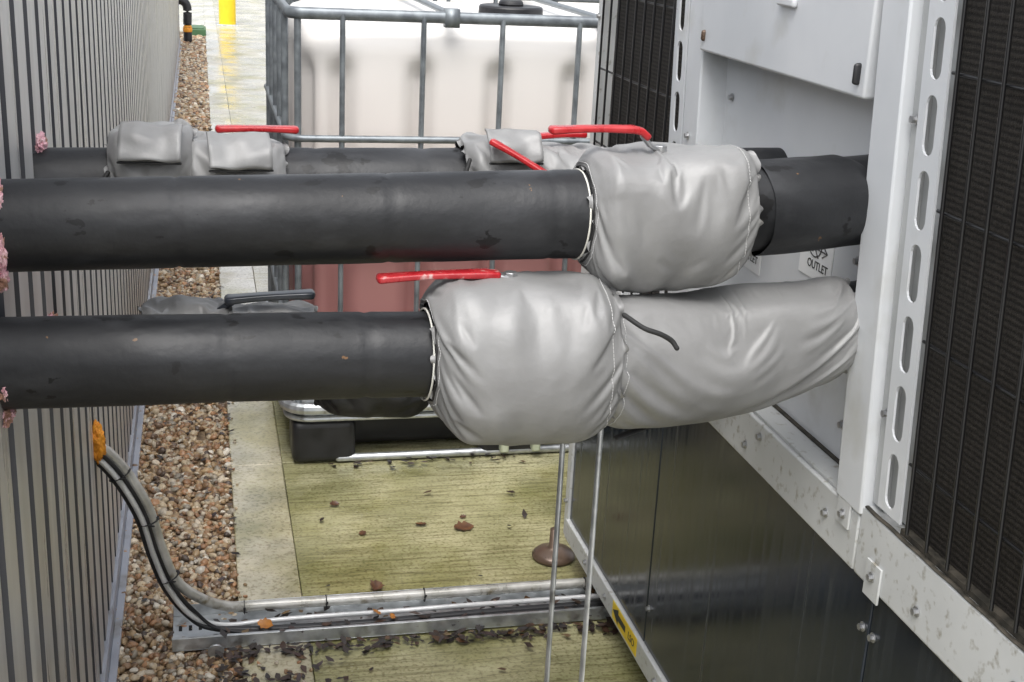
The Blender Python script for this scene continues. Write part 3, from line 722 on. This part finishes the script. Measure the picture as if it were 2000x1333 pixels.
bm = bmesh.new()
bmesh.ops.create_cone(bm, cap_ends=True, segments=20, radius1=.0066, radius2=.0066, depth=.0012, matrix=Matrix.Rotation(math.pi / 2, 4, 'Y'))
bmesh.ops.create_cone(bm, cap_ends=True, segments=6, radius1=.0046, radius2=.0042, depth=.005, matrix=Matrix.Translation((-.003, 0, 0)) @ Matrix.Rotation(math.pi / 2, 4, 'Y'))
bolt0 = fin('bolt', bm, M['zinc'], None)
bolts = [(FX + .003, 1.366, 1.237), (FX + .003, 1.334, .884), (FX + .040, 1.52, 1.026), (FX + .040, 1.502, .80), (FX + .040, 2.00, 1.174), (FX - .007, 1.653, .722), (FX - .007, 1.70, .69),
         (FX - .007, 1.76, .722), (FX - .007, 1.19, .694), (FX - .0105, 1.290, .685), (FX + .003, 1.315, .600), (FX + .003, 1.288, .600), (FX + .003, 2.062, .2), (FX - .0105, 1.38, .728),
         (FX - .007, 1.43, .705), (FX - .005, 2.3, .095), (FX - .005, 1.98, .095), (FX - .005, 2.45, .095), (FX - .003, 2.63, .16), (FX - .003, 2.63, .40), (FX + .003, 2.095, .60),
         (FX - .007, 1.0, .715), (FX - .003, 2.63, 1.25), (FX - .005, 2.05, .86), (FX - .005, 2.065, 1.1)]
for i, p in enumerate(bolts):
    b_ = bolt0 if i == 0 else bolt0.copy()
    if i: col.objects.link(b_)
    b_.location = p; attach(b_, ch)
for (x, y_) in ((.782, 2.655), (.84, .5)):
    bm = bmesh.new()
    prof = [(.001, 0), (.046, 0), (.051, .004), (.051, .010), (.043, .018), (.022, .026), (.012, .030), (.011, .075), (.001, .076)]
    ns = 40; rr = []
    for r, z in prof:
        rr.append([bm.verts.new((x + r * math.cos(2 * math.pi * k / ns), y_ + r * math.sin(2 * math.pi * k / ns), z)) for k in range(ns)])
    for i in range(len(prof) - 1):
        for k in range(ns): bm.faces.new((rr[i][k], rr[i][(k + 1) % ns], rr[i + 1][(k + 1) % ns], rr[i + 1][k]))
    fin('levelling_foot', bm, M['brownfoot'], ch, smooth=True)

def textmesh(body, size, mat, parent, loc, name='lettering', rot=0):
    cu = bpy.data.curves.new('t', 'FONT'); cu.body = body; cu.size = size; cu.extrude = .0002; cu.align_x = 'CENTER'; cu.align_y = 'CENTER'; cu.offset = size * .005
    o = bpy.data.objects.new('t', cu); col.objects.link(o)
    dg = bpy.context.evaluated_depsgraph_get(); dg.update()
    me = bpy.data.meshes.new_from_object(o.evaluated_get(dg)); bpy.data.objects.remove(o)
    R = Matrix(((0, 0, -1, 0), (-1, 0, 0, 0), (0, 1, 0, 0), (0, 0, 0, 1)))
    me.transform(Matrix.Translation(loc) @ R @ Matrix.Rotation(rot, 4, 'Z'))
    me.materials.clear(); me.materials.append(mat)
    ob = bpy.data.objects.new(name, me); col.objects.link(ob)
    attach(ob, parent)
    return ob
def outlet(cy, cz):
    boxobj('outlet_sticker', (.8405, .8418, cy - .050, cy + .050, cz - .024, cz + .085), M['sticker'], ch, bevel=0)
    textmesh('OUTLET', .0170, M['ink'], ch, (.8400, cy - .008, cz - .004))
    bm = bmesh.new()
    pts = [(.8398, cy + .004 + math.cos(2 * math.pi * k / 40) * .020, cz + .026 + math.sin(2 * math.pi * k / 40) * .018) for k in range(41)]
    sweep(bm, pts, .0009, .0006, n=6, up=(1, 0, 0), cap=False)
    sweep(bm, [(.8398, cy + .010, cz + .014), (.8398, cy + .010, cz + .038)], .0009, n=6, up=(0, 1, 0), cap=False)
    sweep(bm, [(.8398, cy + .016, cz + .020), (.8398, cy - .034, cz + .020)], .0009, n=6, cap=False)
    sweep(bm, [(.8398, cy - .010, cz + .036), (.8398, cy - .034, cz + .020), (.8398, cy - .020, cz + .012)], .0009, n=6, cap=False)
    sweep(bm, [(.8398, cy + .028, cz + .044), (.8398, cy - .008, cz + .008)], .0009, n=6, cap=False)
    fin('flow_arrow_symbol', bm, M['ink'], ch, smooth=True)
outlet(1.640, .992); outlet(1.872, .946)
bm = bmesh.new(); box(bm, FX - .0052, FX - .0042, 2.09, 2.245, .078, .1165); fin('warning_label', bm, M['yellow'], ch)
textmesh('LSO', .022, M['ink'], ch, (FX - .0056, 2.122, .097))
bm = bmesh.new(); v = [bm.verts.new((FX - .0058, yy, zz)) for yy, zz in ((2.240, .098), (2.205, .115), (2.205, .105), (2.158, .105), (2.158, .091), (2.205, .091), (2.205, .081))]
bm.faces.new(v); fin('label_arrow', bm, M['ink'], ch)

# ------------------------------------------------------------------ cable tray, conduits, cables
tr = thing('cable_tray', 'galvanised perforated cable tray lying on wet concrete', 'cable tray', (.38, 2.42, 0))
bm = bmesh.new(); TX0, TX1, TY0, TY1 = -.085, .86, 2.358, 2.495
box(bm, TX0, TX1, TY0, TY1, .004, .006); box(bm, TX0, TX1, TY0, TY0 + .0015, .0061, .032); box(bm, TX0, TX1, TY1 - .0015, TY1, .0061, .032)
box(bm, TX0, TX1, TY0 + .0016, TY0 + .008, .0305, .032)
fin('tray_body', bm, M['galv'], tr, bevel=.0006)
for i in range(3):
    for j in range(2):
        bm = bmesh.new()
        xx = TX0 + .015 + i * .02; yy = TY0 + .025 + j * .05
        sweep(bm, [(xx, yy, .0063), (xx, yy + .02, .0063)], .0035, .0004, n=10)
        fin('tray_slot', bm, M['dark'], tr)
bm = bmesh.new(); bmesh.ops.create_cone(bm, cap_ends=True, segments=20, radius1=.016, radius2=.016, depth=.006, matrix=Matrix.Translation((.0, 2.335, .012)) @ Matrix.Rotation(math.pi / 2, 4, 'X'))
fin('tray_fixing', bm, M['galv'], tr, bevel=.001)

CP = [(-.235, 2.352, .452), (-.205, 2.36, .446), (-.165, 2.37, .394), (-.125, 2.38, .306), (-.104, 2.39, .215), (-.078, 2.40, .134), (-.035, 2.405, .067), (.012, 2.405, .036)]
def off(pts, dx, dy, dz): return [(x + dx, y_ + dy, z + dz) for x, y_, z in pts]
G = 'cables and conduits on the tray'
c1 = thing('conduit', 'pale weathered flexible conduit curving from wall onto the tray', 'conduit', (0, 2.46, 0), G)
up_ = off(CP[:-2], .003, .014, .000) + [(-.026, 2.43, .080), (.03, 2.447, .048), (.10, 2.458, .039), (.35, 2.46, .037), (.60, 2.462, .036), (.95, 2.465, .037)]
tubeobj('conduit_sleeve', catmull(up_, 12), .0108, M['conduit'], c1, n=18)
c2 = thing('cable', 'thin pale cable lying along the tray', 'cable', (0, 2.41, 0), G)
lo_ = off(CP[:-1], -.010, -.010, -.005) + [(.015, 2.405, .030), (.10, 2.412, .028), (.22, 2.408, .032), (.36, 2.412, .029), (.5, 2.408, .033), (.66, 2.413, .030), (.95, 2.41, .032)]
tubeobj('cable_sheath', catmull(lo_, 12), .0056, M['whitecable'], c2, n=14)
for i, (dx, dy, dz, r) in enumerate(((-.009, .003, -.005, .0072), (-.017, .000, -.010, .0065), (-.003, -.010, .003, .0036))):
    c = thing('cable', 'black sheathed cable sweeping down from the wall to the tray', 'cable', (0, 2.4, 0), G)
    pth = off(CP[:-1], dx, dy, dz) + [(.012 + dx, 2.40 + dy, .026 + i * .002), (.10, 2.392 + dy, .02), (.3, 2.39 + dy, .018), (.6, 2.395 + dy, .02), (.95, 2.395 + dy, .02)]
    tubeobj('cable_sheath', catmull(pth, 12), r, M['blackplastic'], c, n=12)
    if i == 0: cable0 = c
def tie(p, ax, r):
    ax = Vector(ax).normalized(); s = ax.cross(Vector((0, 1, 0))).normalized(); u = s.cross(ax)
    pts = [Vector(p) + (s * math.cos(2 * math.pi * k / 24) + u * math.sin(2 * math.pi * k / 24)) * r for k in range(25)]
    bm = bmesh.new(); sweep(bm, pts, .003, .001, n=8, up=tuple(ax), cap=False)
    q = Vector(p) - u * r; sweep(bm, [q, q + s * .012 - u * .012], .0025, .0015, n=8)
    fin('cable_tie', bm, M['cord_b'], cable0, smooth=True)
tie((-.170, 2.375, .388), (.5, 0, -1), .020); tie((-.122, 2.385, .283), (.25, 0, -1), .019); tie((-.086, 2.40, .150), (.5, 0, -1), .019)
for x in (.06, .23, .44, .80): tie((x, 2.457, .038), (1, 0, 0), .0128)
fo = thing('foam_seal_plug', 'orange expanding foam around cable exit in cladding', 'foam seal', (-.21, 2.36, .44))
blob('foam', (-.207, 2.35, .466), (.014, .018, .038), M['orange'], fo, 6, amp=.35, freq=1.6, H=.6)

# ------------------------------------------------------------------ caged tanks
def make_tank(ox, oy, label, sx=1.2, sy=1.0):
    t = thing('intermediate_bulk_container', label, 'tank', (ox + sx / 2, oy + sy / 2, 0), 'caged liquid tanks')
    bm = bmesh.new(); X0, X1, Y0, Y1, Z0, Z1 = ox + .03, ox + sx - .03, oy + .03, oy + sy - .03, .20, 1.168
    nz = 60; nper = 240; rings = []
    cx, cy = (X0 + X1) / 2, (Y0 + Y1) / 2; hx, hy = (X1 - X0) / 2, (Y1 - Y0) / 2
    for i in range(nz + 1):
        w_ = i / nz; z = Z0 + (Z1 - Z0) * w_
        dz = min(z - Z0, Z1 - z); cr_ = .075; ins = 0
        if dz < cr_: ins = cr_ - math.sqrt(max(0, cr_ ** 2 - (cr_ - dz) ** 2))
        ring = []
        for k in range(nper):
            a = 2 * math.pi * k / nper; c, s = math.cos(a), math.sin(a); n_ = 9
            f = 1 / ((abs(c) ** n_ + abs(s) ** n_) ** (1 / n_))
            x = cx + c * f * (hx - ins); y_ = cy + s * f * (hy - ins)
            m_ = min(1, max(0, (z - Z0 - .06) / .05)) * min(1, max(0, (Z1 - .08 - z) / .05))
            if abs(s * f) > .93:
                ph = ((x - ox - .13) / .2) % 1.0
                e = min(ph, 1 - ph)
                d = .036 * max(0, 1 - e / .18) ** .7
                y_ -= math.copysign(d * m_, s)
            if abs(c * f) > .93:
                ph = ((y_ - oy - .1) / .2) % 1.0
                e = min(ph, 1 - ph)
                x -= math.copysign(.024 * max(0, 1 - e / .16) * m_, c)
            ring.append(bm.verts.new((x, y_, z)))
        rings.append(ring)
    for i in range(nz):
        for k in range(nper):
            bm.faces.new((rings[i][k], rings[i][(k + 1) % nper], rings[i + 1][(k + 1) % nper], rings[i + 1][k]))
    bm.faces.new(rings[-1]); bm.faces.new(list(reversed(rings[0])))
    fin('bottle', bm, M['tank'], t, smooth=True)
    bm = bmesh.new(); R = .0092
    def hoop(z, e=0.0, r=R, rc=.05, rh=None):
        x0, x1, y0, y1 = ox - e, ox + sx + e, oy - e, oy + sy + e; pts = []
        for (qx, qy, a0) in ((x1 - rc, y0 + rc, -90), (x1 - rc, y1 - rc, 0), (x0 + rc, y1 - rc, 90), (x0 + rc, y0 + rc, 180)):
            for k in range(7):
                a = math.radians(a0 + 15 * k); pts.append((qx + rc * math.cos(a), qy + rc * math.sin(a), z))
        pts.append(pts[0]); sweep(bm, pts, r, rh or r, n=10, cap=False)
    hoop(1.188, 0, .011, .04, .015)
    for z in (.885, .62, .38): hoop(z, .008)
    xs = [ox + .13 + .2 * i for i in range(6)]
    for x in xs:
        for yy in (oy - .004, oy + sy + .004): sweep(bm, [(x, yy, .17), (x, yy, 1.188)], .0095, .007, n=10, up=(1, 0, 0), cap=False)
    for k in range(5):
        yy = oy + .1 + .2 * k
        for x in (ox - .004, ox + sx + .004): sweep(bm, [(x, yy, .17), (x, yy, 1.188)], .007, .0095, n=10, up=(1, 0, 0), cap=False)
    for x in (ox + .022, ox + sx - .022): sweep(bm, [(x, oy + .01, .17), (x, oy + .01, 1.188)], .009, n=10, up=(1, 0, 0), cap=False)
    for x in (ox + .40, ox + .8):
        sweep(bm, [(x, oy, 1.195), (x, oy + sy, 1.195)], .010, .008, n=10, cap=False)
        box(bm, x - .018, x + .018, oy - .016, oy + .02, 1.165, 1.21)
    fin('cage', bm, M['cage'], t, smooth=True)
    bm = bmesh.new(); hoop(.165, .014, .014, .07, .016); hoop(.135, .008, .008, .06)
    box(bm, ox + .01, ox + sx - .01, oy + .01, oy + sy - .01, .15, .185)
    fin('base_tray', bm, M['galv'], t, smooth=False, bevel=0)
    bm = bmesh.new()
    for fx in (ox + .005, ox + sx / 2 - .08, ox + sx - .175):
        for fy in (oy - .005, oy + sy / 2 - .07, oy + sy - .145):
            box(bm, fx, fx + .17, fy, fy + .15, .004, .125)
    box(bm, ox, ox + sx, oy + .02, oy + sy - .02, .11, .149)
    box(bm, ox + .03, ox + sx - .03, oy + .10, oy + sy - .10, .01, .108)  # black block added so the void under the deck reads dark
    fin('pallet', bm, M['blackplastic'], t, bevel=.028, seg=5)
    for yy in (oy + .005, oy + sy - .01):
        bm = bmesh.new(); sweep(bm, [(ox + .13, yy, .014), (ox + sx - .13, yy, .014)], .011, .011, n=10)
        fin('skid_tube', bm, M['galv'], t, smooth=True)
    bm = bmesh.new()
    bmesh.ops.create_cone(bm, cap_ends=True, segments=40, radius1=.088, radius2=.085, depth=.04, matrix=Matrix.Translation((cx + .0, cy - .28, 1.188)))
    bmesh.ops.create_cone(bm, cap_ends=True, segments=40, radius1=.035, radius2=.03, depth=.015, matrix=Matrix.Translation((cx, cy - .28, 1.215)))
    fin('lid', bm, M['blackplastic'], t, bevel=.005)
    bm = bmesh.new(); vx = ox + .585
    for x in (vx, vx + .09):
        box(bm, x - .012, x + .012, oy - .03, oy + .0, .02, .105)
    box(bm, vx - .02, vx + .11, oy - .032, oy + .0, .085, .112)
    fin('outlet_guard', bm, M['palegreen'], t, bevel=.005)
    return t
make_tank(.208, 3.262, 'caged white plastic tank part filled with pink liquid on pallet')
make_tank(.34, 4.75, 'second caged white plastic tank standing beyond the first')

# ------------------------------------------------------------------ far items
bo = thing('bollard', 'yellow painted bollard beside the concrete path', 'bollard', (.32, 16.45, 0))
bm = bmesh.new()
sweep(bm, [(.32, 16.45, -.01), (.32, 16.45, .6), (.32, 16.45, .98)], .10, n=32, up=(1, 0, 0)); fin('bollard_post', bm, M['yellow'], bo, smooth=True)
bm = bmesh.new(); box(bm, .19, .45, 16.32, 16.58, -.004, .012); fin('base_plate', bm, M['galv'], bo, bevel=.004)
dp = thing('drainpipe', 'black drainpipe with orange collar at the wall end', 'pipe', (-.2, 14.3, 0))
tubeobj('pipe_body', catmull([(-.24, 14.3, .42), (-.18, 14.3, .42), (-.13, 14.3, .36), (-.13, 14.3, .18), (-.13, 14.3, .02)], 8), .045, M['blackplastic'], dp)
tubeobj('collar', [(-.13, 14.3, .12), (-.13, 14.3, .14)], .049, M['orange'], dp, up=(1, 0, 0))
gc = thing('drain_cover', 'green drain gully box on the gravel', 'drain', (-.04, 15.2, 0))
bm = bmesh.new(); box(bm, -.16, .06, 15.0, 15.4, -.02, .07); box(bm, -.14, .04, 15.03, 15.37, .07, .085); fin('gully_box', bm, M['green'], gc, bevel=.01)

# ------------------------------------------------------------------ leaves
def litter():
    rs = np.random.RandomState(8); V = []; F = []; C = []; n0 = 0
    spots = []
    for i in range(240):
        spots.append((rs.uniform(.0, .95), rs.choice([rs.normal(2.375, .012), rs.normal(2.43, .02), rs.normal(2.34, .012)])))
    for i in range(230):
        x = rs.uniform(.0, .95); spots.append((x, rs.normal(2.325, .012)))
    for i in range(230):
        spots.append((rs.normal(.07, .08), rs.normal(2.17, .05)))
    for i in range(16):
        spots.append((rs.uniform(.2, .84), rs.uniform(2.0, 3.2)))
    for i in range(40):
        spots.append((rs.uniform(-.2, .05), rs.uniform(1.9, 6)))
    for i in range(40):
        spots.append((rs.uniform(.3, .84), rs.normal(3.24, .015)))
    for i in range(60):
        spots.append((rs.normal(.045, .010), rs.uniform(2.0, 5)))
    for (x, y_) in spots:
        s = rs.uniform(.005, .015); a = rs.uniform(0, 6.28); tl = rs.normal(0, .45); ins = TX0 < x < TX1 and TY0 < y_ < TY1
        z = (.012 if ins else .003) + rs.uniform(0, .008)
        if ins and rs.rand() < .4: z += .010
        ca, sa = math.cos(a), math.sin(a)
        loc = [(-1, 0, 0), (-.2, .45, .25), (.6, .35, .1), (1, 0, .3), (.5, -.4, .15), (-.3, -.4, .3)]
        vs = []
        for (u, v_, h) in loc:
            u2 = u * s * rs.uniform(.8, 1.2); v2 = v_ * s * rs.uniform(.6, 1.5)
            vs.append((x + u2 * ca - v2 * sa, y_ + u2 * sa + v2 * ca, z + h * s * .5 + abs(tl) * s * (u + 1) * .4))
        V += vs; F += [(n0, n0 + 1, n0 + 5), (n0 + 1, n0 + 4, n0 + 5), (n0 + 1, n0 + 2, n0 + 4), (n0 + 2, n0 + 3, n0 + 4)]; n0 += 6
        pal = [(.03, .018, .012), (.018, .012, .01), (.055, .028, .016), (.10, .05, .02), (.045, .026, .024), (.16, .10, .04)]
        c_ = np.array(pal[rs.choice(6, p=[.32, .3, .2, .07, .08, .03])]) * rs.uniform(.7, 1.2)
        C += [(*c_, 1)] * 6
    ob = meshobj('leaf_litter', V, F, M['litter'], tint=C, smooth=False); ob['kind'] = 'stuff'
litter()
def leaf(x, y_, z, s, a, mat, label, tilt=.1, curl=.25):
    bm = bmesh.new(); top = []; bot = []; mid = []
    for k in range(9):
        u = k / 8 - .5; w_ = math.sin((u + .5) * math.pi) ** .7 * .34 * (1 + .25 * math.sin(k * 2.6 + a))
        h = curl * (u * u)
        mid.append(bm.verts.new((u * s, 0, h * s))); top.append(bm.verts.new((u * s, w_ * s, h * s + curl * .5 * s * (w_ / .34)))); bot.append(bm.verts.new((u * s, -w_ * s, h * s + curl * .3 * s * (w_ / .34))))
    for i in range(8):
        bm.faces.new((mid[i], mid[i + 1], top[i + 1], top[i])); bm.faces.new((bot[i], bot[i + 1], mid[i + 1], mid[i]))
    bmesh.ops.remove_doubles(bm, verts=bm.verts, dist=1e-6)
    ob = fin('fallen_leaf', bm, mat, None, smooth=True)
    ob.location = (x, y_, z); ob.rotation_euler = (tilt, rnd.uniform(-.1, .1), a)
    ob['label'] = label; ob['category'] = 'leaf'; ob['group'] = 'fallen leaves'
for i in range(11):
    x = rnd.uniform(.25, .80); y_ = rnd.uniform(2.55, 3.1)
    if i > 3: x = rnd.uniform(.0, .5); y_ = rnd.uniform(2.08, 2.28)
    leaf(x, y_, .003, rnd.uniform(.016, .032), rnd.uniform(0, 6.28), M['leaf'], 'brown curled leaf lying on wet concrete', .1, rnd.uniform(.2, .6))
for (x, y_, s) in ((.10, 2.385, .035), (.33, 2.40, .028), (.36, 2.38, .020)):
    leaf(x, y_, .036, s, rnd.uniform(0, 6), M['leaforange'], 'orange autumn leaf caught in the cable tray', .4)
leaf(.60, 2.83, .003, .055, .2, M['leaf'], 'large brown leaf lying flat on wet concrete')
leaf(.35, 2.56, .003, .045, 1.2, M['leaf'], 'dark brown crumpled leaf on wet concrete', .1, .6)

# ------------------------------------------------------------------ camera, light
cam = bpy.data.cameras.new('camera'); co = bpy.data.objects.new('camera', cam); col.objects.link(co)
cam.sensor_width = 36; cam.lens = 2540 / 2000 * 36; cam.clip_start = .02; cam.clip_end = 400
r = Vector((.97349, -.22338, .04913)); u = Vector((.02429, .31455, .94893)); bk = Vector((-.22743, -.92258, .31164))
co.matrix_world = Matrix(((r.x, u.x, bk.x, 0), (r.y, u.y, bk.y, 0), (r.z, u.z, bk.z, 1.44), (0, 0, 0, 1)))
scene.camera = co

world = bpy.data.worlds.new('World'); scene.world = world; world.use_nodes = True
nt = world.node_tree; bg = nt.nodes['Background']
sky = nt.nodes.new('ShaderNodeTexSky'); sky.sky_type = 'NISHITA'; sky.sun_disc = False
sky.sun_elevation = math.radians(62); sky.sun_rotation = math.radians(200); sky.air_density = 1.0; sky.dust_density = 4.0
hs = nt.nodes.new('ShaderNodeHueSaturation'); hs.inputs['Saturation'].default_value = .24; hs.inputs['Value'].default_value = 2.2
nt.links.new(sky.outputs[0], hs.inputs['Color']); nt.links.new(hs.outputs[0], bg.inputs[0]); bg.inputs[1].default_value = .15
sl = bpy.data.lights.new('sun', 'SUN'); sl.energy = 1.5; sl.angle = math.radians(45); sl.color = (1, .99, .97)
so = bpy.data.objects.new('sun', sl); col.objects.link(so)
az = math.radians(200); el = math.radians(62)
d = Vector((math.sin(az) * math.cos(el), math.cos(az) * math.cos(el), math.sin(el)))
so.rotation_euler = d.to_track_quat('Z', 'Y').to_euler()
scene.view_settings.view_transform = 'Standard'; scene.view_settings.look = 'None'; scene.view_settings.exposure = 0
